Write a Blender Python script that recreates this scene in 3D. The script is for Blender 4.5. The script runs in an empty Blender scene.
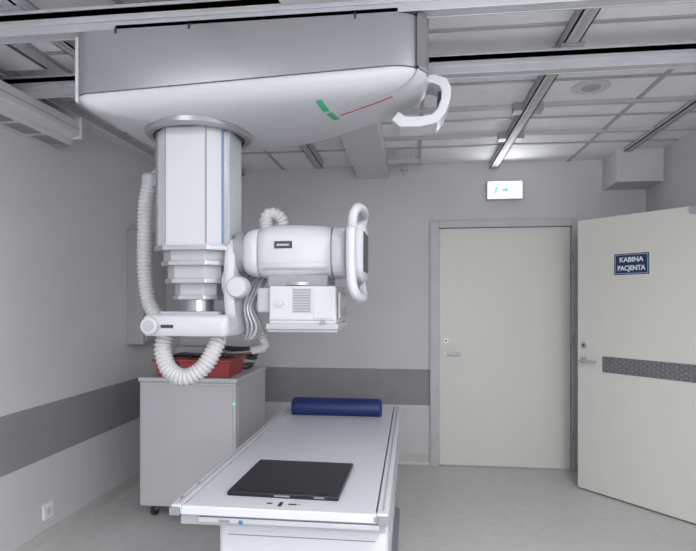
import bpy, bmesh, math
from mathutils import Vector, Matrix
scene=bpy.context.scene
scene.view_settings.view_transform='Standard'
COL=scene.collection

# ---------------------------------------------------------------- materials
def mat(name,col,rough=0.5,metal=0.0,noise=0.0,nscale=8.0,bump=0.0,emit=None,estr=0.0,bscale=60,alpha=1.0):
    m=bpy.data.materials.new(name); m.use_nodes=True
    nt=m.node_tree; b=nt.nodes['Principled BSDF']
    c=(col[0],col[1],col[2],1)
    b.inputs['Base Color'].default_value=c
    b.inputs['Roughness'].default_value=rough
    b.inputs['Metallic'].default_value=metal
    if noise>0 or bump>0:
        tc=nt.nodes.new('ShaderNodeTexCoord')
    if noise>0:
        n=nt.nodes.new('ShaderNodeTexNoise'); n.inputs['Scale'].default_value=nscale; n.inputs['Detail'].default_value=5
        nt.links.new(tc.outputs['Object'],n.inputs['Vector'])
        r=nt.nodes.new('ShaderNodeValToRGB')
        r.color_ramp.elements[0].position=0.3; r.color_ramp.elements[1].position=0.7
        r.color_ramp.elements[0].color=tuple(x*(1-noise) for x in c[:3])+(1,)
        r.color_ramp.elements[1].color=tuple(min(1,x*(1+noise)) for x in c[:3])+(1,)
        nt.links.new(n.outputs['Fac'],r.inputs['Fac']); nt.links.new(r.outputs['Color'],b.inputs['Base Color'])
    if bump>0:
        n2=nt.nodes.new('ShaderNodeTexNoise'); n2.inputs['Scale'].default_value=bscale
        nt.links.new(tc.outputs['Object'],n2.inputs['Vector'])
        bp=nt.nodes.new('ShaderNodeBump'); bp.inputs['Strength'].default_value=bump; bp.inputs['Distance'].default_value=0.01
        nt.links.new(n2.outputs['Fac'],bp.inputs['Height']); nt.links.new(bp.outputs['Normal'],b.inputs['Normal'])
    if emit:
        b.inputs['Emission Color'].default_value=(emit[0],emit[1],emit[2],1); b.inputs['Emission Strength'].default_value=estr
    return m
M_wall=mat('wall_paint',(0.61,0.60,0.62),0.85,noise=0.02,nscale=3,bump=0.08,bscale=120)
M_stripe=mat('stripe_paint',(0.27,0.27,0.285),0.7,noise=0.03)
M_floor=mat('floor_lino',(0.58,0.575,0.57),0.38,noise=0.05,nscale=14)
M_cove=mat('cove_lino',(0.54,0.53,0.52),0.45,noise=0.04)
M_tile=mat('ceiling_tile',(0.81,0.815,0.83),0.7,noise=0.05,nscale=6,bump=0.2,bscale=200)
M_grid=mat('grid_metal',(0.42,0.42,0.43),0.5,metal=0.1)
M_alu=mat('aluminium',(0.56,0.57,0.60),0.38,metal=0.5,noise=0.03)
M_strut=mat('galvanised_strut',(0.50,0.51,0.53),0.6,metal=0.2,noise=0.05)
M_aludark=mat('strut_metal',(0.36,0.37,0.39),0.5,metal=0.4,noise=0.06)
M_white=mat('white_plastic',(0.505,0.515,0.54),0.35,noise=0.01)
M_white2=mat('white_enamel',(0.49,0.50,0.525),0.4,noise=0.015)
M_wunit=mat('white_casing',(0.62,0.62,0.635),0.45,noise=0.015)
M_table=mat('table_laminate',(0.60,0.615,0.655),0.35,noise=0.01)
M_silver=mat('silver_paint',(0.33,0.335,0.35),0.33,metal=0.55,noise=0.02,nscale=3)
M_chrome=mat('brushed_steel',(0.50,0.51,0.53),0.28,metal=0.85,noise=0.03)
M_grey=mat('grey_plastic',(0.25,0.26,0.28),0.45,noise=0.02)
M_lgrey=mat('light_grey_plastic',(0.38,0.39,0.41),0.45,noise=0.02)
M_dark=mat('dark_plastic',(0.03,0.03,0.035),0.4,noise=0.05)
M_black=mat('black_cassette',(0.010,0.010,0.013),0.3,noise=0.1)
M_blue=mat('blue_vinyl',(0.008,0.023,0.12),0.5,noise=0.1,nscale=12,bump=0.1)
M_door=mat('door_laminate',(0.68,0.675,0.635),0.45,noise=0.01)
M_red=mat('red_plastic',(0.33,0.045,0.045),0.5,noise=0.08)
M_signblue=mat('sign_blue',(0.015,0.045,0.13),0.4,noise=0.02)
M_signwhite=mat('sign_white',(0.8,0.82,0.85),0.5)
M_green=mat('green_mark',(0.05,0.40,0.20),0.5)
M_redmark=mat('red_mark',(0.5,0.06,0.12),0.5)
M_bluemark=mat('blue_mark',(0.05,0.18,0.42),0.5)
M_hose=mat('hose_plastic',(0.47,0.47,0.48),0.5)
M_box=mat('panel_grey',(0.36,0.35,0.36),0.6,noise=0.02)
M_gen=mat('cabinet_enamel',(0.54,0.54,0.56),0.5,noise=0.015)
M_exit=mat('exit_lit',(0.9,0.95,0.95),0.5,emit=(0.88,0.97,0.98),estr=1.6)
M_exitgreen=mat('exit_pictogram',(0.1,0.5,0.4),0.5,emit=(0.30,0.78,0.6),estr=0.6)
M_led=mat('led_green',(0.0,0.5,0.1),0.5,emit=(0.02,0.9,0.25),estr=1.2)
M_fill=mat('fill_diffuser',(0.9,0.9,0.9),0.5,emit=(1,0.98,0.97),estr=1.2)  # glowing cover of the added, unseen fill lamps
M_brown=mat('brown_cable',(0.10,0.06,0.04),0.5)
M_plate=mat('diamond_plate',(0.2,0.2,0.2),0.4,metal=0.2)
nt=M_plate.node_tree; tc=nt.nodes.new('ShaderNodeTexCoord'); mp=nt.nodes.new('ShaderNodeMapping')
mp.inputs['Rotation'].default_value=(0,math.radians(45),0); mp.inputs['Scale'].default_value=(45,45,45)
ck=nt.nodes.new('ShaderNodeTexVoronoi'); ck.inputs['Scale'].default_value=1.0; ck.inputs['Randomness'].default_value=0.2
rp=nt.nodes.new('ShaderNodeValToRGB'); rp.color_ramp.elements[0].color=(0.30,0.30,0.31,1); rp.color_ramp.elements[1].color=(0.15,0.15,0.16,1); rp.color_ramp.elements[1].position=0.7
nt.links.new(tc.outputs['Object'],mp.inputs['Vector']); nt.links.new(mp.outputs['Vector'],ck.inputs['Vector'])
nt.links.new(ck.outputs['Distance'],rp.inputs['Fac']); nt.links.new(rp.outputs['Color'],nt.nodes['Principled BSDF'].inputs['Base Color'])

# ---------------------------------------------------------------- helpers
def root(name):
    e=bpy.data.objects.new(name,None); e.empty_display_size=0.1; COL.objects.link(e); return e
def mkobj(name,verts,faces,m,parent=None,smooth=False,bevel=0,seg=3,M=None,sub=0,fmats=None,mats=None):
    me=bpy.data.meshes.new(name)
    if M is not None: verts=[M@Vector(v) for v in verts]
    me.from_pydata([tuple(v) for v in verts],[],faces)
    bm=bmesh.new(); bm.from_mesh(me); bmesh.ops.recalc_face_normals(bm,faces=bm.faces); bm.to_mesh(me); bm.free()
    for mm in (mats or [m]): me.materials.append(mm)
    if fmats:
        for p,i in zip(me.polygons,fmats): p.material_index=i
    ob=bpy.data.objects.new(name,me); COL.objects.link(ob)
    if parent: ob.parent=parent
    if bevel>0:
        b=ob.modifiers.new('bevel','BEVEL'); b.width=bevel; b.segments=seg; b.limit_method='ANGLE'; b.angle_limit=math.radians(35)
        w=ob.modifiers.new('wn','WEIGHTED_NORMAL'); smooth=True
    if sub:
        s=ob.modifiers.new('sub','SUBSURF'); s.levels=sub; s.render_levels=sub
    if smooth:
        for p in me.polygons: p.use_smooth=True
    return ob
BF=[(0,1,3,2),(4,6,7,5),(0,4,5,1),(2,3,7,6),(0,2,6,4),(1,5,7,3)]
def bverts(x0,x1,y0,y1,z0,z1): return [(x,y,z) for x in (x0,x1) for y in (y0,y1) for z in (z0,z1)]
def box(name,x0,x1,y0,y1,z0,z1,m,parent=None,bevel=0,seg=3,M=None):
    return mkobj(name,bverts(x0,x1,y0,y1,z0,z1),BF,m,parent,bevel=bevel,seg=seg,M=M)
def mbox(name,lst,m,parent=None,bevel=0,M=None):
    v=[];f=[]
    for b in lst:
        o=len(v); v+=bverts(*b); f+=[tuple(i+o for i in q) for q in BF]
    return mkobj(name,v,f,m,parent,bevel=bevel,M=M)
def loft(name,rings,m,parent=None,smooth=False,bevel=0,fm=None,mats=None,caps=True,closed=True,M=None):
    n=len(rings[0]); v=[p for r in rings for p in r]; f=[];fi=[]
    for i in range(len(rings)-1):
        for j in range(n):
            k=(j+1)%n
            f.append((i*n+j,i*n+k,(i+1)*n+k,(i+1)*n+j)); fi.append(fm[i] if fm else 0)
    if caps:
        f.append(tuple(range(n))); fi.append(fm[0] if fm else 0)
        f.append(tuple((len(rings)-1)*n+j for j in range(n))); fi.append(fm[-1] if fm else 0)
    ob=mkobj(name,v,f,m,parent,smooth=smooth,bevel=bevel,fmats=None,mats=mats,M=M)
    if fm:
        for p,i in zip(ob.data.polygons,fi): p.material_index=i
    return ob
def autosmooth(ob,ang=40):
    me=ob.data
    for p in me.polygons: p.use_smooth=True
    bm=bmesh.new(); bm.from_mesh(me)
    for e in bm.edges:
        if len(e.link_faces)==2 and e.calc_face_angle(0)>math.radians(ang): e.smooth=False
    bm.to_mesh(me); bm.free()
def cyl(name,p1,p2,r,m,parent=None,seg=32,r2=None,M=None,bevel=0):
    p1=Vector(p1);p2=Vector(p2);d=(p2-p1).normalized()
    a=d.orthogonal().normalized(); b=d.cross(a)
    r2=r if r2 is None else r2
    R=[[p+ (a*math.cos(t)+b*math.sin(t))*rr for t in [2*math.pi*i/seg for i in range(seg)]] for p,rr in ((p1,r),(p2,r2))]
    ob=loft(name,R,m,parent,M=M,bevel=bevel)
    if not bevel: autosmooth(ob)
    return ob
def revolve(name,p1,axis,prof,m,parent=None,seg=40,M=None):
    p1=Vector(p1);d=Vector(axis).normalized();a=d.orthogonal().normalized();b=d.cross(a)
    R=[[p1+d*h+(a*math.cos(2*math.pi*i/seg)+b*math.sin(2*math.pi*i/seg))*max(r,1e-4) for i in range(seg)] for h,r in prof]
    ob=loft(name,R,m,parent,M=M); autosmooth(ob,35); return ob
def catmull(pts,n):
    P=[Vector(p) for p in pts]; P=[P[0]*2-P[1]]+P+[P[-1]*2-P[-2]]
    out=[]
    for i in range(1,len(P)-2):
        for k in range(n):
            t=k/n
            out.append(0.5*((2*P[i])+(-P[i-1]+P[i+1])*t+(2*P[i-1]-5*P[i]+4*P[i+1]-P[i+2])*t*t+(-P[i-1]+3*P[i]-3*P[i+1]+P[i+2])*t**3))
    out.append(P[-2]); return out
def sweep(name,pts,r,m,parent=None,pitch=0,seg=14,n=8,flat=1.0,a0=None):
    c=catmull(pts,n if not pitch else 40)
    if pitch:
        L=[0]
        for i in range(1,len(c)): L.append(L[-1]+(c[i]-c[i-1]).length)
        step=pitch/4; N=int(L[-1]/step); q=[];j=0
        for k in range(N+1):
            s=k*step
            while j<len(L)-2 and L[j+1]<s: j+=1
            t=(s-L[j])/max(1e-9,L[j+1]-L[j]); q.append(c[j].lerp(c[j+1],min(1,t)))
        c=q
    R=[];a=Vector(a0) if a0 else None
    for i,p in enumerate(c):
        d=(c[min(i+1,len(c)-1)]-c[max(i-1,0)]).normalized()
        if a is None: a=d.orthogonal().normalized()
        a=(a-d*a.dot(d)).normalized(); b=d.cross(a)
        rr=r*((1.0,0.93,0.78,0.93)[i%4]) if pitch else r
        R.append([p+(a*math.cos(2*math.pi*k/seg)*flat+b*math.sin(2*math.pi*k/seg))*rr for k in range(seg)])
    return loft(name,R,m,parent,smooth=True)
def rpoly(corners,k=8):
    out=[];n=len(corners)
    for i,(x,y,r) in enumerate(corners):
        p=Vector((x,y));a=Vector(corners[i-1][:2]);b=Vector(corners[(i+1)%n][:2])
        p0=p+(a-p).normalized()*r;p2=p+(b-p).normalized()*r
        for j in range(k+1):
            t=j/k; out.append((1-t)**2*p0+2*t*(1-t)*p+t*t*p2)
    return out
def inset(poly,d):
    n=len(poly);out=[]
    area=sum(poly[i].x*poly[(i+1)%n].y-poly[(i+1)%n].x*poly[i].y for i in range(n))
    s=1 if area>0 else -1
    for i in range(n):
        t=(poly[(i+1)%n]-poly[i-1]).normalized()
        out.append(poly[i]+Vector((-t.y,t.x))*d*s)
    return out
def zring(poly,z): return [(p.x,p.y,z(p) if callable(z) else z) for p in poly]
def superx(x,cy,cz,ry,rz,p=2.6,n=40):
    out=[]
    for i in range(n):
        t=2*math.pi*i/n;c=math.cos(t);s=math.sin(t)
        out.append((x,cy+ry*math.copysign(abs(c)**(2/p),c),cz+rz*math.copysign(abs(s)**(2/p),s)))
    return out
def text(name,s,size,m,parent,M,ex=0.001):
    cu=bpy.data.curves.new(name,'FONT');cu.body=s;cu.size=size;cu.extrude=ex;cu.align_x='CENTER';cu.align_y='CENTER'
    cu.offset=size*0.025
    ob=bpy.data.objects.new(name+'_tmp',cu);COL.objects.link(ob)
    me=bpy.data.meshes.new_from_object(ob.evaluated_get(bpy.context.evaluated_depsgraph_get()))
    bpy.data.objects.remove(ob); me.transform(M); me.materials.clear(); me.materials.append(m)
    o=bpy.data.objects.new(name,me);COL.objects.link(o);o.parent=parent;return o

# ---------------------------------------------------------------- room shell
XL,XR,YB,YF,H=-2.10,1.92,4.72,-2.2,2.60
box('floor',XL-0.1,XR+1.3,YF-0.1,YB+0.15,-0.1,0,M_floor)
box('ceiling',XL-0.1,XR+1.3,YF-0.1,YB+0.15,H,H+0.1,M_tile)
box('wall_left',XL-0.1,XL,YF,YB,0,H,M_wall)
DX0,DX1,DZ=0.155,1.372,2.11
mbox('wall_back',[(XL-0.1,DX0,YB,YB+0.15,0,H),(DX1,XR+1.3,YB,YB+0.15,0,H),(DX0,DX1,YB,YB+0.15,DZ,H)],M_wall)
OY0,OY1=2.50,3.54
mbox('wall_right',[(XR,XR+0.12,YF,OY0,0,H),(XR,XR+0.12,OY1,YB,0,H),(XR,XR+0.12,OY0,OY1,2.08,H)],M_wall)
box('wall_cabin_side',XR+0.12,XR+1.3,OY0-0.4,OY0-0.3,0,H,M_wall)
box('wall_cabin_end',XR+1.2,XR+1.3,OY0-0.3,YB,0,H,M_wall)
WX0,WX1,WZ0,WZ1=-0.9,1.5,0.95,2.25
mbox('wall_front',[(XL-0.1,WX0,YF-0.1,YF,0,H),(WX1,XR+0.12,YF-0.1,YF,0,H),(WX0,WX1,YF-0.1,YF,0,WZ0),(WX0,WX1,YF-0.1,YF,WZ1,H)],M_wall)
w=root('window_1')
mbox('window_frame',[(WX0,WX0+0.06,YF-0.08,YF-0.02,WZ0,WZ1),(WX1-0.06,WX1,YF-0.08,YF-0.02,WZ0,WZ1),(WX0,WX1,YF-0.08,YF-0.02,WZ0,WZ0+0.06),(WX0,WX1,YF-0.08,YF-0.02,WZ1-0.06,WZ1),(0.27,0.33,YF-0.08,YF-0.02,WZ0,WZ1)],M_wunit,w)
box('trim_1',XL,XL+0.003,YF,YB,0.52,0.83,M_stripe)
box('trim_2',XL+0.003,DX0,YB-0.003,YB,0.52,0.83,M_stripe)
def cove(name,a,b,nrm):
    a=Vector(a);b=Vector(b);nv=Vector(nrm)
    prof=[(0.0,0.0),(0.035,0.0),(0.015,0.008),(0.006,0.03),(0.005,0.10),(0.0,0.10)]
    loft(name,[[p+nv*o+Vector((0,0,z)) for o,z in prof] for p in (a,b)],M_cove)
cove('baseboard_left',(XL,YF,0),(XL,YB,0),(1,0,0))
cove('baseboard_back',(XL+0.04,YB,0),(DX0,YB,0),(0,-1,0))
cove('baseboard_right',(XR,OY1+0.06,0),(XR,YB,0),(-1,0,0))
cove('baseboard_corner',(DX1,YB,0),(XR-0.04,YB,0),(0,-1,0))

g=[]
y=YB-0.55
while y>YF: g.append((XL,XR,y-0.011,y+0.011,H-0.008,H)); y-=0.6
for x in (-1.74,-1.14,0.06,1.30): g.append((x-0.011,x+0.011,YF,YB,H-0.009,H))
mbox('ceiling_tile_grid',g,M_grid)
def strut_y(name,x,w,z0,z1,y0,y1,m=M_aludark):
    r=root(name)
    mbox('channel',[(x,x+w,y0,y1,z0,z0+0.006),(x,x+0.006,y0,y1,z0,z1),(x+w-0.006,x+w,y0,y1,z0,z1),(x,x+w,y0,y1,z1-0.004,z1)],m,r)
    mbox('slot_strip',[(x+w*0.35,x+w*0.65,y0,y1,z0-0.002,z0)],M_grid,r)
    return r
strut_y('ceiling_strut',0.655,0.065,2.545,H,YF,YB-0.02,M_strut)
strut_y('ceiling_strut',-0.80,0.06,2.53,H,YF,YB-0.25,M_strut)
strut_y('ceiling_strut',-1.55,0.06,2.545,H,YF,YB-0.02,M_strut)
strut_y('ceiling_strut',1.62,0.05,2.57,H,YF,YB-0.35,M_strut)
for yy in (3.86,3.30):
    r=root('ceiling_cross_bar')
    mbox('bar',[(0.72,XR,yy,yy+0.03,H-0.022,H-0.001)],M_strut,r)
    mbox('bar_left',[(-0.2,0.655,yy+0.02,yy+0.045,H-0.025,H-0.001)],M_strut,r)
    mbox('clips',[(0.60,0.655,yy-0.01,yy+0.07,H-0.05,H-0.001),(0.72,0.77,yy-0.01,yy+0.07,H-0.05,H-0.001)],M_aludark,r)
box('ceiling_beam',-0.47,-0.20,YF,YB-0.001,2.49,H,M_wunit,bevel=0.006)
r=root('ceiling_junction_bracket')
mbox('plate',[(-0.19,0.06,4.25,4.33,2.50,2.53),(-0.12,-0.10,4.27,4.30,2.53,H),(0.0,0.02,4.27,4.30,2.53,H)],M_strut,r)
cyl('conduit',(-0.06,4.30,2.50),(-0.06,4.30,2.42),0.012,M_strut,r)
box('clamp',-0.09,-0.03,4.27,4.33,2.46,2.50,M_lgrey,r,bevel=0.004)
box('corner_bulkhead',1.575,XR,4.40,YB,2.345,H,M_wunit,bevel=0.004)
r=root('ceiling_speaker')
revolve('rim',(0.975,3.1,H-0.001),(0,0,-1),[(0,0.10),(0.006,0.10),(0.009,0.092),(0.009,0.075),(0.004,0.072),(0.004,0.0)],M_wunit,r)
revolve('cone_grille',(0.975,3.1,H-0.005),(0,0,-1),[(0,0.05),(0.006,0.045),(0.008,0.0)],M_lgrey,r)

for yy in (1.93,2.48):
    r=root('ceiling_crane_rail')
    z0,z1=2.44,2.53
    mbox('rail_profile',[(XL,XR,yy-0.03,yy+0.03,z0+0.055,z1),(XL,XR,yy-0.03,yy-0.022,z0,z1),(XL,XR,yy+0.022,yy+0.03,z0,z1),(XL,XR,yy-0.036,yy-0.03,z0+0.03,z0+0.045),(XL,XR,yy-0.036,yy-0.03,z1-0.012,z1)],M_alu,r,bevel=0.0015)
    mbox('rail_inner',[(XL,XR,yy-0.021,yy+0.021,z0+0.002,z0+0.05)],M_strut,r)
    mbox('hangers',[(x-0.05,x+0.05,yy-0.05,yy+0.05,z1,H-0.056) for x in (-1.52,-0.77,0.69,1.65)],M_aludark,r)
# left wall boxy unit
r=root('wall_air_unit')
prof=rpoly([(XL,2.32,0.005),(XL+0.17,2.32,0.012),(XL+0.17,2.355,0.006),(XL+0.215,2.365,0.012),(XL+0.215,2.45,0.012),(XL,2.49,0.005)],5)
ob=loft('casing',[[(p.x,y,p.y) for p in prof] for y in (1.2,2.88)],M_wunit,r); autosmooth(ob,25)
box('end_cap',XL,XL+0.225,2.88,2.90,2.35,2.475,M_wunit,r,bevel=0.005)
box('end_bracket',XL,XL+0.08,2.90,2.98,2.33,2.46,M_lgrey,r,bevel=0.004)
mbox('louvre_slots',[(XL+0.05,XL+0.14,1.3+i*0.20,1.46+i*0.20,2.316,2.321) for i in range(8)],M_grey,r)
mbox('front_seam',[(XL+0.2145,XL+0.216,1.2,2.88,2.40,2.404)],M_grey,r)
r=root('cable_duct')
mbox('trunking',[(XL,XL+0.10,YF,YB-0.02,2.535,H-0.001)],M_wunit,r,bevel=0.004)
mbox('trunking_lid',[(XL+0.10,XL+0.106,YF,YB-0.02,2.545,2.585)],M_lgrey,r)
r=root('cable_tray')
mbox('tray',[(XL+0.14,XL+0.36,0.6,2.40,2.535,2.545),(XL+0.14,XL+0.15,0.6,2.40,2.535,H-0.002),(XL+0.35,XL+0.36,0.6,2.40,2.535,H-0.002)],M_wunit,r,bevel=0.002)

# ---------------------------------------------------------------- closed door
d=root('door_1')
mbox('frame',[(DX0,DX0+0.075,YB-0.03,YB+0.12,0,DZ),(DX1-0.045,DX1,YB-0.03,YB+0.12,0,DZ),(DX0+0.0755,DX1-0.0455,YB-0.03,YB+0.12,DZ-0.06,DZ)],M_strut,d,bevel=0.003)
box('leaf',DX0+0.08,DX1-0.05,YB+0.005,YB+0.05,0.01,DZ-0.065,M_door,d,bevel=0.003)
def handle(parent,M,s=1):
    cyl('handle_rose',(0,0,0),(0,-0.012,0),0.024,M_alu,parent,M=M)
    cyl('handle_neck',(0,-0.01,0),(0,-0.05,0),0.010,M_alu,parent,M=M)
    ob=sweep('lever',[M@Vector(p) for p in ((0,-0.048,0),(s*0.03,-0.052,0),(s*0.08,-0.05,-0.002),(s*0.12,-0.045,-0.004))],0.009,M_alu,parent)
    cyl('lock_rose',(0,0,0.11),(0,-0.010,0.11),0.022,M_alu,parent,M=M)
    cyl('lock_core',(0,-0.010,0.11),(0,-0.013,0.11),0.009,M_dark,parent,M=M)
handle(d,Matrix.Translation((DX0+0.135,YB+0.005,0.97)),1)
mbox('hinges',[(DX1-0.052,DX1-0.03,YB-0.036,YB-0.004,z,z+0.09) for z in (0.25,1.05,1.75)],M_lgrey,d,bevel=0.003)

# ---------------------------------------------------------------- open door
d=root('door_2')
A=Vector((1.25,4.28,0)); u=Vector((0.648,-0.762,0)).normalized(); nn=Vector((-u.y,u.x,0))
DM=Matrix(((u.x,nn.x,0,A.x),(u.y,nn.y,0,A.y),(0,0,1,0),(0,0,0,1)))
box('leaf',0,0.99,0,0.045,0.012,2.03,M_door,d,bevel=0.003,M=DM)
box('edge_strip',-0.003,0.006,0.004,0.041,0.012,2.03,M_lgrey,d,M=DM)
ob=mkobj('kick_band',bverts(0.20,0.97,-0.003,0.0,0.905,1.02),BF,M_plate,d,M=DM)
handle(d,DM@Matrix.Translation((0.055,0,0.98)),1)
mbox('frame',[(XR-0.015,XR+0.135,OY0,OY0+0.05,0,2.08),(XR-0.015,XR+0.135,OY1-0.05,OY1,0,2.08),(XR-0.015,XR+0.135,OY0+0.0505,OY1-0.0505,2.03,2.08)],M_strut,d,bevel=0.003)
box('closer_arm',0.80,0.98,-0.03,0.0,1.98,2.025,M_lgrey,d,bevel=0.004,M=DM)
s=root('cabin_sign')
box('plate_white',0.287,0.541,-0.004,-0.0005,1.603,1.760,M_signwhite,s,bevel=0.001,M=DM)
box('plate_blue',0.291,0.537,-0.006,-0.004,1.607,1.756,M_signblue,s,M=DM)
box('plate_line',0.299,0.529,-0.0065,-0.006,1.6145,1.7485,M_signwhite,s,M=DM)
box('plate_inner',0.3015,0.5265,-0.0070,-0.0064,1.617,1.746,M_signblue,s,M=DM)
text('text_upper','KABINA',0.047,M_signwhite,s,DM@Matrix.Translation((0.414,-0.008,1.711))@Matrix.Rotation(math.radians(90),4,'X'))
text('text_lower','PACJENTA',0.047,M_signwhite,s,DM@Matrix.Translation((0.414,-0.008,1.652))@Matrix.Rotation(math.radians(90),4,'X')@Matrix.Scale(0.88,4,(1,0,0)))

# exit sign
e=root('emergency_exit_sign')
box('housing',0.625,0.925,YB-0.06,YB,2.275,2.435,M_wunit,e,bevel=0.01)
box('diffuser',0.635,0.915,YB-0.068,YB-0.058,2.285,2.425,M_exit,e,bevel=0.004)
yg0,yg1=YB-0.070,YB-0.0675
def poly_y(name,pts,m,parent):
    loft(name,[[(x,y,z) for x,z in pts] for y in (yg0,yg1)],m,parent)
poly_y('arrow',[(0.745,2.345),(0.775,2.345),(0.775,2.33),(0.805,2.355),(0.775,2.38),(0.775,2.365),(0.745,2.365)],M_exitgreen,e)
mbox('doorway',[(0.825,0.831,yg0,yg1,2.305,2.405),(0.869,0.875,yg0,yg1,2.305,2.405),(0.831,0.869,yg0,yg1,2.399,2.405)],M_exitgreen,e)
poly_y('runner_body',[(0.690,2.345),(0.705,2.340),(0.718,2.378),(0.703,2.384)],M_exitgreen,e)
poly_y('runner_leg_a',[(0.690,2.346),(0.703,2.340),(0.682,2.308),(0.672,2.314)],M_exitgreen,e)
poly_y('runner_leg_b',[(0.694,2.342),(0.705,2.344),(0.728,2.325),(0.720,2.316)],M_exitgreen,e)
poly_y('runner_arm',[(0.705,2.378),(0.712,2.370),(0.690,2.358),(0.684,2.364)],M_exitgreen,e)
poly_y('runner_head',[(0.718+0.009*math.cos(a),2.398+0.009*math.sin(a)) for a in [i*math.pi/6 for i in range(12)]],M_exitgreen,e)

# wall electrics
e=root('electrical_panel')
box('enclosure',XL,XL+0.13,3.78,4.16,1.10,1.95,M_box,e,bevel=0.008)
box('panel_door',XL+0.13,XL+0.142,3.80,4.14,1.12,1.93,M_box,e,bevel=0.005)
cyl('latch',(XL+0.14,3.84,1.5),(XL+0.155,3.84,1.5),0.012,M_dark,e)
e=root('wall_socket')
box('plate',XL,XL+0.010,2.86,2.945,0.165,0.255,M_signwhite,e,bevel=0.004)
cyl('recess',(XL+0.009,2.902,0.21),(XL+0.013,2.902,0.21),0.022,M_wunit,e)

# ---------------------------------------------------------------- examination table
t=root('xray_examination_table')
TX0,TX1,TY0,TY1,TZ=-0.857,-0.080,1.838,3.75,0.70
box('top_panel',TX0+0.045,TX1-0.045,TY0+0.03,TY1-0.02,TZ-0.03,TZ-0.003,M_table,t,bevel=0.004)
for nm,a,b in (('side_rail_a',TX0,TX0+0.04),('side_rail_b',TX1-0.04,TX1)):
    box(nm,a,b,TY0+0.004,TY1,TZ-0.035,TZ,M_table,t,bevel=0.006)
    box(nm+'_slot',a+0.016,b-0.016,TY0+0.03,TY1-0.05,TZ-0.002,TZ+0.0006,M_lgrey,t)
box('end_bar_near',TX0+0.04,TX1-0.04,TY0,TY0+0.028,TZ-0.034,TZ-0.001,M_table,t,bevel=0.005)
box('end_bar_far',TX0+0.04,TX1-0.04,TY1-0.02,TY1,TZ-0.034,TZ-0.001,M_table,t,bevel=0.004)
box('frame_under',TX0+0.03,TX1-0.01,TY0+0.02,TY1-0.03,TZ-0.075,TZ-0.036,M_lgrey,t,bevel=0.004)
box('accessory_rail',TX0+0.10,TX1-0.03,TY0+0.008,TY0+0.02,TZ-0.060,TZ-0.042,M_alu,t,bevel=0.002)
mbox('corner_caps',[(TX0-0.002,TX0+0.035,TY0-0.006,TY0+0.01,TZ-0.036,TZ-0.008),(TX1-0.035,TX1+0.002,TY0-0.006,TY0+0.01,TZ-0.036,TZ-0.008)],M_grey,t,bevel=0.003)
prof=rpoly([(TX0+0.14,TY0+0.10,0.03),(TX1-0.006,TY0+0.10,0.03),(TX1-0.006,TY1-0.08,0.04),(TX0+0.14,TY1-0.08,0.04)],6)
ob=loft('bucky_body',[zring(prof,0.42),zring(prof,TZ-0.075)],M_table,t); autosmooth(ob,30)
prof=rpoly([(TX0+0.16,TY0+0.16,0.05),(TX1-0.03,TY0+0.16,0.05),(TX1-0.03,TY1-0.14,0.05),(TX0+0.16,TY1-0.14,0.05)],6)
ob=loft('pedestal',[zring(prof,0.05),zring(prof,0.43)],M_table,t); autosmooth(ob,30)
ob=loft('floor_plate',[zring(inset(prof,-0.03),0.0),zring(inset(prof,-0.03),0.05)],M_grey,t); autosmooth(ob,30)
mbox('body_seams',[(TX0+0.18,TX1-0.05,TY0+0.0985,TY0+0.10,0.56,0.563)],M_grey,t)
mbox('side_seams',[(TX1-0.006,TX1-0.0045,TY0+0.2,TY1-0.2,0.56,0.563),(TX1-0.006,TX1-0.0045,2.75,2.754,0.43,0.62)],M_grey,t)
cyl('mark_blue',(-0.60,TY0+0.0075,TZ-0.055),(-0.60,TY0+0.005,TZ-0.055),0.008,M_bluemark,t)
box('mark_label',-0.68,-0.64,TY0+0.0055,TY0+0.008,TZ-0.057,TZ-0.048,M_grey,t)
box('mark_label_b',-0.13,-0.09,TY0-0.001,TY0,TZ-0.027,TZ-0.010,M_grey,t)
mbox('centre_marks',[(-0.52,-0.50,1.895,1.905,TZ-0.0035,TZ-0.002),(-0.44,-0.41,1.893,1.903,TZ-0.0035,TZ-0.002),(-0.475,-0.462,1.875,1.915,TZ-0.0035,TZ-0.002)],M_dark,t)
mbox('yellow_marks',[(-0.405,-0.395,1.893,1.903,TZ-0.0035,TZ-0.002)],mat('yellow_mark',(0.5,0.42,0.05)),t)
mbox('red_marks',[(TX0+0.008,TX0+0.014,1.90+i*0.16,1.925+i*0.16,TZ-0.0005,TZ+0.0006) for i in range(2)],M_redmark,t)

# detector cassette
c=root('xray_detector_cassette')
CM=Matrix.Translation((-0.472,2.155,TZ-0.003))@Matrix.Rotation(math.radians(-1.5),4,'Z')
box('body',-0.212,0.212,-0.205,0.205,0.0,0.018,M_black,c,bevel=0.005,M=CM)
box('face',-0.195,0.195,-0.185,0.185,0.018,0.019,M_black,c,M=CM)
mbox('edge_marks',[(-0.03,0.03,-0.2053,-0.205,0.006,0.012),(0.12,0.16,-0.2053,-0.205,0.006,0.012)],M_grey,c,M=CM)
# positioning roll
c=root('positioning_bolster')
R=[]
for x,s in ((-0.765,0.75),(-0.758,0.93),(-0.745,1.0),(-0.6,1.0),(-0.4,1.0),(-0.21,1.0),(-0.197,0.93),(-0.19,0.75)):
    ring=[]
    for i in range(32):
        a=2*math.pi*i/32
        z=math.sin(a); z=max(z,-0.78)
        ring.append((x,3.42+0.062*s*math.cos(a),TZ-0.003+0.047+0.060*z*(s if z>0 else 1)))
    R.append(ring)
ob=loft('vinyl_roll',R,M_blue,c); autosmooth(ob,50)
sweep('seam_a',[(-0.745,3.42+0.0625*math.cos(a),TZ+0.044+0.0605*max(-0.78,math.sin(a))) for a in [math.radians(q) for q in range(-50,231,20)]],0.002,M_dark,c)

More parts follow.
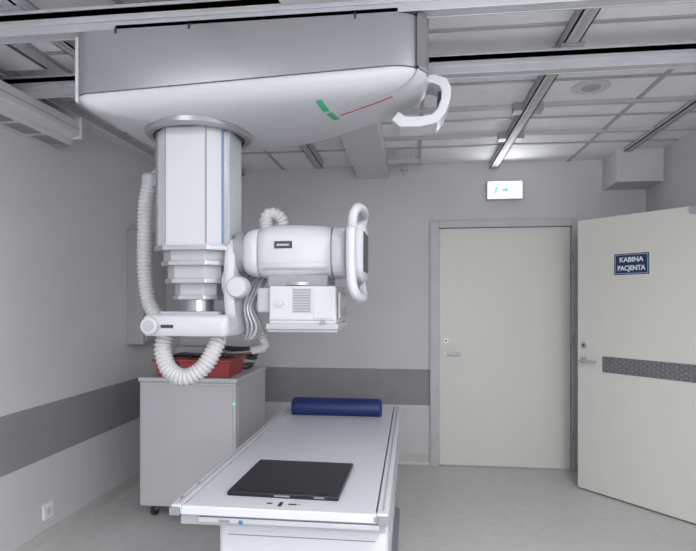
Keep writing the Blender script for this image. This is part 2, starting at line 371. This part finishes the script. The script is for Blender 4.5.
# ---------------------------------------------------------------- generator cabinet
g=root('generator_cabinet')
GX0,GX1,GY0,GY1,GZ0,GZ1=-1.77,-1.12,3.35,4.05,0.085,0.925
box('body',GX0,GX1,GY0,GY1,GZ0,GZ1-0.03,M_gen,g,bevel=0.006)
box('lid',GX0-0.008,GX1+0.008,GY0-0.008,GY1+0.008,GZ1-0.028,GZ1,M_gen,g,bevel=0.005)
box('front_panel',GX0+0.02,GX1-0.02,GY0-0.006,GY0,GZ0+0.03,GZ1-0.05,M_gen,g,bevel=0.003)
box('side_panel',GX1,GX1+0.006,GY0+0.03,GY1-0.03,GZ0+0.03,GZ1-0.05,M_gen,g,bevel=0.003)
mbox('vents',[(GX1+0.006,GX1+0.007,GY0+0.2,GY1-0.2,0.2+i*0.02,0.207+i*0.02) for i in range(6)],M_grey,g)
cyl('led',(GX1-0.010,GY0-0.004,0.765),(GX1-0.010,GY0-0.010,0.765),0.007,M_led,g)
for i,(x,y) in enumerate(((GX0+0.07,GY0+0.07),(GX1-0.07,GY0+0.07),(GX0+0.07,GY1-0.07),(GX1-0.07,GY1-0.07))):
    cyl('castor_wheel_%d'%i,(x-0.014,y,0.035),(x+0.014,y,0.035),0.035,M_dark,g)
    box('castor_fork_%d'%i,x-0.02,x+0.02,y-0.02,y+0.02,0.035,GZ0,M_grey,g,bevel=0.003)
# red tray on cabinet
rb=root('red_tool_tray')
o=lambda x0,x1,y0,y1,z:[(x0,y0,z),(x1,y0,z),(x1,y1,z),(x0,y1,z)]
loft('tray',[o(-1.66,-1.18,3.38,3.64,GZ1),o(-1.675,-1.165,3.365,3.655,GZ1+0.10)],M_red,rb,bevel=0.004)
loft('rim',[o(-1.69,-1.15,3.352,3.668,GZ1+0.10),o(-1.69,-1.15,3.352,3.668,GZ1+0.118)],M_red,rb,bevel=0.004)
mbox('inner_dividers',[(-1.66,-1.18,3.50,3.51,GZ1+0.118,GZ1+0.135),(-1.45,-1.44,3.38,3.64,GZ1+0.118,GZ1+0.135)],M_dark,rb,bevel=0.002)
sweep('coiled_lead',[(-1.60,3.44,GZ1+0.13),(-1.50,3.42,GZ1+0.15),(-1.40,3.46,GZ1+0.14),(-1.30,3.42,GZ1+0.16),(-1.22,3.46,GZ1+0.13)],0.010,M_dark,rb)
mbox('latches',[(-1.55,-1.51,3.347,3.372,GZ1+0.07,GZ1+0.11),(-1.31,-1.27,3.347,3.372,GZ1+0.07,GZ1+0.11)],M_dark,rb,bevel=0.002)
cb=root('cable_coil')
for i in range(7):
    a0=i*0.4
    pts=[(-1.26+ (0.085+0.010*i)*math.cos(a+a0),3.88+0.085*math.sin(a+a0),GZ1+0.018+0.022*i+0.008*math.sin(2*a)) for a in [k_*math.pi/5 for k_ in range(11)]]
    sweep('loop_%d'%i,pts,0.010,(M_dark,M_brown,M_lgrey)[i%3],cb)
jb=root('power_supply_box')
box('case',-1.74,-1.52,3.80,4.00,GZ1,GZ1+0.16,M_lgrey,jb,bevel=0.01)
box('vent',-1.70,-1.56,3.798,3.801,GZ1+0.05,GZ1+0.11,M_grey,jb)

# ---------------------------------------------------------------- ceiling crane with X-ray tube
k=root('ceiling_xray_tube_crane')
out=rpoly([(-1.240,1.86,0.06),(0.0,1.86,0.09),(0.068,1.96,0.09),(0.05,2.20,0.13),(-0.50,2.50,0.22),(-1.240,2.48,0.12)],10)
def ss(t): t=min(1,max(0,t)); return t*t*(3-2*t)
def zb(q): return lambda p:q+0.05*ss((p.x+0.75)/0.82)
ob=loft('housing_band',[zring(inset(out,0.010),2.424),zring(inset(out,0.002),2.42),zring(inset(out,0.0),2.41),zring(out,zb(2.192))],M_silver,k); autosmooth(ob,50)
ob=loft('housing_gap',[zring(inset(out,0.008),zb(2.193)),zring(inset(out,0.008),zb(2.183))],M_grey,k)
box('housing_end_cover',-1.254,-1.239,1.885,2.42,2.17,2.415,M_white,k,bevel=0.006)
CC=Vector((-0.57,2.16))
def sc(s): return [CC+(p-CC)*s for p in out]
shell=loft('housing_shell',[zring(sc(a),zb(2.188-dz)) for a,dz in ((0.995,0.0),(1.002,0.003),(1.0,0.012),(0.988,0.026),(0.965,0.039),(0.93,0.050),(0.88,0.060),(0.81,0.068),(0.71,0.074),(0.55,0.078),(0.3,0.079),(0.1,0.079))],M_white,k); autosmooth(shell,70)
mbox('trolley_frame',[(-1.1,-0.05,1.90,1.96,2.42,2.455),(-1.1,-0.35,2.45,2.47,2.42,2.44),(-1.15,-1.05,1.9,2.45,2.40,2.44),(-0.25,-0.15,1.95,2.30,2.40,2.44)],M_aludark,k)
mbox('mounting_screws',[(x,x+0.008,1.857,1.862,2.405,2.425) for x in (-1.08,-0.80,-0.2)],M_dark,k)
def strip(name,a,b,w,m):
    a=Vector((a[0],a[1],0));b=Vector((b[0],b[1],0));N=8
    d_=(b-a).normalized();n_=Vector((-d_.y,d_.x,0))
    v=[];f=[]
    for i in range(N+1):
        p=a.lerp(b,i/N)
        for sgn in (-1,1):
            q=p+n_*w/2*sgn
            hit,loc,nor,idx=shell.ray_cast(Vector((q.x,q.y,1.9)),Vector((0,0,1)))
            z=(loc.z if hit else 2.12)
            v.append((q.x,q.y,z-0.0015)); v.append((q.x,q.y,z+0.001))
    for i in range(N):
        o_=i*4
        f+=[(o_,o_+2,o_+6,o_+4),(o_+1,o_+5,o_+7,o_+3),(o_,o_+4,o_+5,o_+1),(o_+2,o_+3,o_+7,o_+6)]
    mkobj(name,v,f,m,k)
bpy.context.view_layer.update()
strip('mark_green_a',(-0.335,1.92),(-0.318,2.00),0.024,M_green)
strip('mark_green_b',(-0.312,2.02),(-0.292,2.10),0.024,M_green)
strip('mark_red',(-0.275,2.06),(-0.07,1.96),0.008,M_redmark)
# flat C-shaped handle at the free end: strips of the C as quads, extruded in depth
outer=[(0.02,2.252),(0.085,2.254),(0.126,2.240),(0.142,2.205),(0.140,2.165),(0.122,2.112),(0.092,2.078),(0.03,2.066),(-0.045,2.068),(-0.075,2.095)]
inner=[(0.02,2.224),(0.075,2.225),(0.098,2.213),(0.107,2.192),(0.105,2.165),(0.092,2.130),(0.072,2.110),(0.03,2.104),(-0.025,2.106),(-0.050,2.125)]
rings=[[(ox,1.995,oz),(ox,2.12,oz),(ix,2.12,iz),(ix,1.995,iz)] for (ox,oz),(ix,iz) in zip(outer,inner)]
loft('carriage_handle',rings,M_white,k,bevel=0.005)
box('carriage_handle_pad',0.095,0.103,2.02,2.10,2.15,2.20,M_dark,k,bevel=0.002)
# collar & column
CX,CY=-0.872,2.15
revolve('collar_ring',(CX,CY,2.125),(0,0,-1),[(0,0.215),(0.02,0.215),(0.03,0.205),(0.03,0.185),(0.0,0.18)],M_silver,k)
revolve('collar_inner',(CX,CY,2.125),(0,0,-1),[(0,0.19),(0.022,0.19),(0.022,0.0)],M_dark,k)
def octo(w,dp,c,cx=CX,cy=CY):
    a=w/2;b=dp/2
    return [Vector((cx+x,cy+y)) for x,y in ((-a+c,-b),(a-c,-b),(a,-b+c),(a,b-c),(a-c,b),(-a+c,b),(-a,b-c),(-a,-b+c))]
def stage(n,w,dp,c,z0,z1,m=M_white):
    loft('column_stage_%d'%n,[zring(octo(w,dp,c),z0),zring(octo(w,dp,c),z1)],m,k,bevel=0.004)
    loft('column_rim_%d'%n,[zring(octo(w+0.014,dp+0.014,c),z0-0.004),zring(octo(w+0.014,dp+0.014,c),z0+0.015)],M_chrome,k,bevel=0.003)
stage(1,0.305,0.29,0.068,1.628,2.13)
stage(2,0.255,0.25,0.058,1.570,1.64,M_lgrey)
stage(3,0.225,0.22,0.050,1.500,1.60,M_lgrey)
stage(4,0.175,0.17,0.040,1.435,1.53,M_lgrey)
cyl('column_core',(CX,CY,1.36),(CX,CY,1.45),0.060,M_chrome,k)
for nm,x in (('l',-0.082),('r',0.082)):
    box('column_groove_'+nm,CX+x-0.003,CX+x+0.003,CY-0.1465,CY-0.144,1.65,2.12,M_grey,k)
mm=Matrix.Translation((CX+0.1185,CY-0.111,0))@Matrix.Rotation(math.radians(45),4,'Z')
box('column_blue_line',0.014,0.019,-0.0015,0.0015,1.65,2.12,M_bluemark,k,M=mm)
box('column_side_profile',0.022,0.040,-0.006,0.0015,1.65,2.12,M_silver,k,M=mm)
mm2=Matrix.Translation((CX-0.1185,CY-0.111,0))@Matrix.Rotation(math.radians(-45),4,'Z')
box('column_side_profile_l',-0.040,-0.022,-0.006,0.0015,1.65,2.12,M_silver,k,M=mm2)
# lower carriage bracket
prof=rpoly([(-1.055,1.99,0.045),(-0.70,1.99,0.03),(-0.68,2.28,0.03),(-1.00,2.28,0.06)],6)
ob=loft('bracket',[zring(inset(prof,0.008),1.290),zring(prof,1.30),zring(prof,1.36),zring(inset(prof,0.012),1.372)],M_white,k); autosmooth(ob,50)
box('bracket_top',-0.99,-0.75,2.03,2.26,1.367,1.385,M_lgrey,k,bevel=0.006)
cyl('bracket_knob',(-1.005,2.0,1.33),(-1.005,1.965,1.33),0.034,M_white,k,bevel=0.006)
cyl('bracket_knob_ring',(-1.005,1.966,1.33),(-1.005,1.962,1.33),0.022,M_lgrey,k)
box('bracket_label',-0.965,-0.915,1.987,1.991,1.322,1.334,M_dark,k)
# rotation arm to tube
ob=loft('yoke_arm',[superx(-0.735,2.14,1.50,0.09,0.17,3.2),superx(-0.725,2.14,1.50,0.10,0.180,3.2),superx(-0.705,2.14,1.50,0.10,0.180,3.2),superx(-0.692,2.14,1.50,0.09,0.17,3.2)],M_white2,k); autosmooth(ob,50)
revolve('yoke_bearing',(-0.70,2.14,1.62),(1,0,0),[(0,0.085),(0.02,0.085),(0.03,0.075),(0.05,0.075)],M_grey,k)
revolve('yoke_cap',(-0.735,2.14,1.50),(-1,0,0),[(0,0.07),(0.015,0.068),(0.025,0.05),(0.027,0)],M_white,k)
revolve('swivel_joint',(-0.675,2.03,1.48),(0,-1,0),[(-0.05,0.042),(0.0,0.042),(0.010,0.036),(0.012,0.0)],M_white2,k)
# tube body
cz,cy=1.618,2.15
sec=[(-0.672,0.06,0.06),(-0.665,0.080,0.078),(-0.648,0.096,0.092),(-0.625,0.104,0.098),(-0.605,0.106,0.100),(-0.600,0.100,0.094),(-0.595,0.108,0.101),(-0.56,0.119,0.110),(-0.50,0.125,0.113),(-0.42,0.125,0.111),(-0.35,0.119,0.106),(-0.31,0.113,0.101),(-0.307,0.106,0.095),(-0.302,0.113,0.103),(-0.262,0.110,0.101),(-0.252,0.100,0.092),(-0.248,0.075,0.07)]
ob=loft('tube_housing',[superx(x,cy,cz,ry,rz,3.0) for x,ry,rz in sec],M_white,k,mats=[M_white,M_grey],fm=[1 if i in (5,11) else 0 for i in range(len(sec)-1)]); autosmooth(ob,60)
box('tube_label',-0.525,-0.455,cy-0.1275,cy-0.1235,cz+0.010,cz+0.038,M_dark,k,bevel=0.003)
box('tube_label_text',-0.515,-0.467,cy-0.1280,cy-0.1273,cz+0.020,cz+0.027,M_lgrey,k)
ob=loft('tube_side_crease',[superx(x,cy,cz-0.055,ry,0.030,2.4) for x,ry in ((-0.60,0.08),(-0.57,0.122),(-0.44,0.130),(-0.33,0.119),(-0.31,0.09))],M_white2,k,smooth=True)
box('tube_neck',-0.56,-0.32,2.05,2.25,1.478,1.53,M_grey,k,bevel=0.01)
revolve('tube_rotation_ring',(-0.44,2.15,1.500),(0,0,-1),[(0,0.11),(0.012,0.11),(0.016,0.10),(0.02,0.10)],M_silver,k)
# collimator
box('collimator_body',-0.545,-0.285,2.02,2.29,1.335,1.484,M_white,k,bevel=0.008)
box('collimator_left_block',-0.600,-0.545,2.04,2.27,1.38,1.478,M_lgrey,k,bevel=0.012)
box('collimator_base',-0.555,-0.275,2.01,2.30,1.318,1.340,M_lgrey,k,bevel=0.004)
mbox('collimator_rails',[(-0.55,-0.28,2.02,2.035,1.308,1.318),(-0.55,-0.28,2.275,2.29,1.308,1.318)],M_aludark,k)
box('collimator_window',-0.46,-0.37,2.10,2.20,1.312,1.318,M_dark,k)
box('collimator_grille_back',-0.450,-0.382,2.0188,2.0205,1.382,1.474,M_lgrey,k)
mbox('collimator_grille',[(-0.447,-0.385,2.0178,2.0195,1.385+i*0.010,1.390+i*0.010) for i in range(9)],M_grey,k)
mbox('collimator_grille_frame',[(-0.452,-0.448,2.0175,2.0205,1.38,1.476),(-0.384,-0.380,2.0175,2.0205,1.38,1.476)],M_lgrey,k)
box('collimator_front_plate',-0.370,-0.300,2.017,2.021,1.36,1.47,M_white2,k,bevel=0.001)
cyl('collimator_dial_a',(-0.50,2.02,1.42),(-0.50,2.008,1.42),0.012,M_white2,k)
cyl('collimator_dial_b',(-0.335,2.018,1.345),(-0.335,2.005,1.345),0.008,M_grey,k)
box('collimator_side_strip',-0.284,-0.272,2.05,2.26,1.36,1.46,M_lgrey,k,bevel=0.004)
mbox('collimator_dark_lines',[(-0.54,-0.29,2.0185,2.0205,1.352,1.355)],M_grey,k)  # thin dark line along the lower front of the collimator
# control panel with grips
box('control_mount',-0.255,-0.215,2.08,2.22,1.55,1.69,M_lgrey,k,bevel=0.01)
ob=loft('control_panel',[superx(-0.222,2.12,1.615,0.12,0.105,5),superx(-0.216,2.12,1.615,0.13,0.115,5),superx(-0.19,2.12,1.615,0.13,0.115,5),superx(-0.182,2.12,1.615,0.122,0.107,5)],M_white2,k); autosmooth(ob,40)
box('control_screen',-0.183,-0.178,2.03,2.21,1.54,1.69,M_dark,k,bevel=0.002)
sweep('grip_upper',[(-0.222,2.00,1.69),(-0.216,1.99,1.745),(-0.202,2.01,1.775),(-0.192,2.08,1.78),(-0.192,2.16,1.78),(-0.196,2.22,1.775),(-0.205,2.24,1.74),(-0.21,2.24,1.70)],0.018,M_white,k)
sweep('grip_lower',[(-0.224,1.985,1.70),(-0.224,1.975,1.60),(-0.220,1.975,1.50),(-0.208,1.985,1.455),(-0.196,2.04,1.440),(-0.194,2.12,1.440),(-0.20,2.20,1.45),(-0.21,2.24,1.50),(-0.21,2.24,1.56)],0.019,M_white,k)
# hoses
sweep('hose_vertical',[(-1.135,2.24,1.95),(-1.15,2.23,1.85),(-1.155,2.23,1.72),(-1.16,2.24,1.55),(-1.14,2.24,1.42),(-1.08,2.22,1.35),(-1.0,2.22,1.33)],0.034,M_hose,k,pitch=0.016)
revolve('hose_clamp',(-1.135,2.24,1.95),(0,0,1),[(-0.03,0.036),(0.02,0.036),(0.03,0.028)],M_lgrey,k)
box('hose_clamp_arm',-1.14,-1.0,2.22,2.25,1.93,1.955,M_lgrey,k,bevel=0.003)
sweep('hose_loop',[(-0.985,2.08,1.31),(-0.99,2.06,1.23),(-0.955,2.04,1.155),(-0.885,2.03,1.125),(-0.815,2.04,1.165),(-0.775,2.06,1.24),(-0.765,2.10,1.31)],0.036,M_hose,k,pitch=0.016)
sweep('hose_tube',[(-0.60,2.20,1.70),(-0.605,2.20,1.765),(-0.585,2.21,1.79),(-0.55,2.23,1.77),(-0.545,2.25,1.70)],0.030,M_hose,k,pitch=0.015)
sweep('hose_back',[(-0.62,2.24,1.66),(-0.68,2.27,1.56),(-0.70,2.28,1.42),(-0.66,2.29,1.30),(-0.64,2.30,1.23),(-0.70,2.30,1.21)],0.022,M_hose,k,pitch=0.014)
for i in range(4):
    o_=i*0.012
    sweep('tube_cable_%d'%i,[(-0.63+o_,2.22,1.56),(-0.655+o_,2.15+o_,1.48),(-0.675+o_,2.13,1.40),(-0.665+o_*1.5,2.14,1.32),(-0.69+o_,2.18,1.27),(-0.72,2.2,1.30)],0.006,(M_lgrey,M_alu,M_white,M_grey)[i],k)
for i in range(4):
    sweep('ceiling_cable_%d'%i,[(-1.09+0.012*i,2.30,2.15),(-1.125+0.014*i,2.28,2.08),(-1.11+0.012*i,2.27,2.02),(-1.145+0.010*i,2.25,1.97),(-1.14+0.006*i,2.24,1.93)],0.007,(M_white,M_lgrey,M_alu,M_hose)[i],k)

# ---------------------------------------------------------------- lamps
for i,(x,y,e_) in enumerate(((-0.9,-0.9,17),(1.2,-0.9,27),(1.15,0.75,44),(-1.1,0.55,9))):  # unseen fill lamps added out of frame to brighten the room and back wall
    r=root('fill_lamp')
    mbox('fill_body',[(x-0.31,x+0.31,y-0.6,y+0.6,H-0.06,H-0.01)],M_wunit,r)
    box('fill_cover',x-0.29,x+0.29,y-0.58,y+0.58,H-0.064,H-0.06,M_fill,r)
    L=bpy.data.lights.new('fill_light','AREA');L.shape='RECTANGLE';L.size=0.55;L.size_y=1.1;L.energy=e_;L.color=(0.985,0.99,1.0)
    lo=bpy.data.objects.new('fill_light',L);lo.location=(x,y,H-0.07);COL.objects.link(lo);lo.parent=r
L=bpy.data.lights.new('window_daylight','AREA');L.shape='RECTANGLE';L.size=2.3;L.size_y=1.2;L.energy=63;L.color=(0.96,0.98,1.0)
lo=bpy.data.objects.new('window_daylight',L);lo.location=(0.3,YF-0.01,1.6);lo.rotation_euler=(math.radians(90),0,0);COL.objects.link(lo)
lo.parent=w
L=bpy.data.lights.new('exit_light','AREA');L.shape='RECTANGLE';L.size=0.27;L.size_y=0.13;L.energy=2.0
lo=bpy.data.objects.new('exit_light',L);lo.location=(0.775,YB-0.075,2.355);lo.rotation_euler=(math.radians(-90),0,0);COL.objects.link(lo)
lo.parent=bpy.data.objects['emergency_exit_sign']
W=bpy.data.worlds.new('world');scene.world=W;W.use_nodes=True
W.node_tree.nodes['Background'].inputs[0].default_value=(0.75,0.8,0.9,1);W.node_tree.nodes['Background'].inputs[1].default_value=1.0

# ---------------------------------------------------------------- camera
cd=bpy.data.cameras.new('camera');cd.sensor_width=36;cd.lens=540/696*36;cd.shift_y=24.5/696
co=bpy.data.objects.new('camera',cd);co.location=(0,0,1.43);co.rotation_euler=(math.radians(90),0,math.radians(6.76));COL.objects.link(co)
scene.camera=co
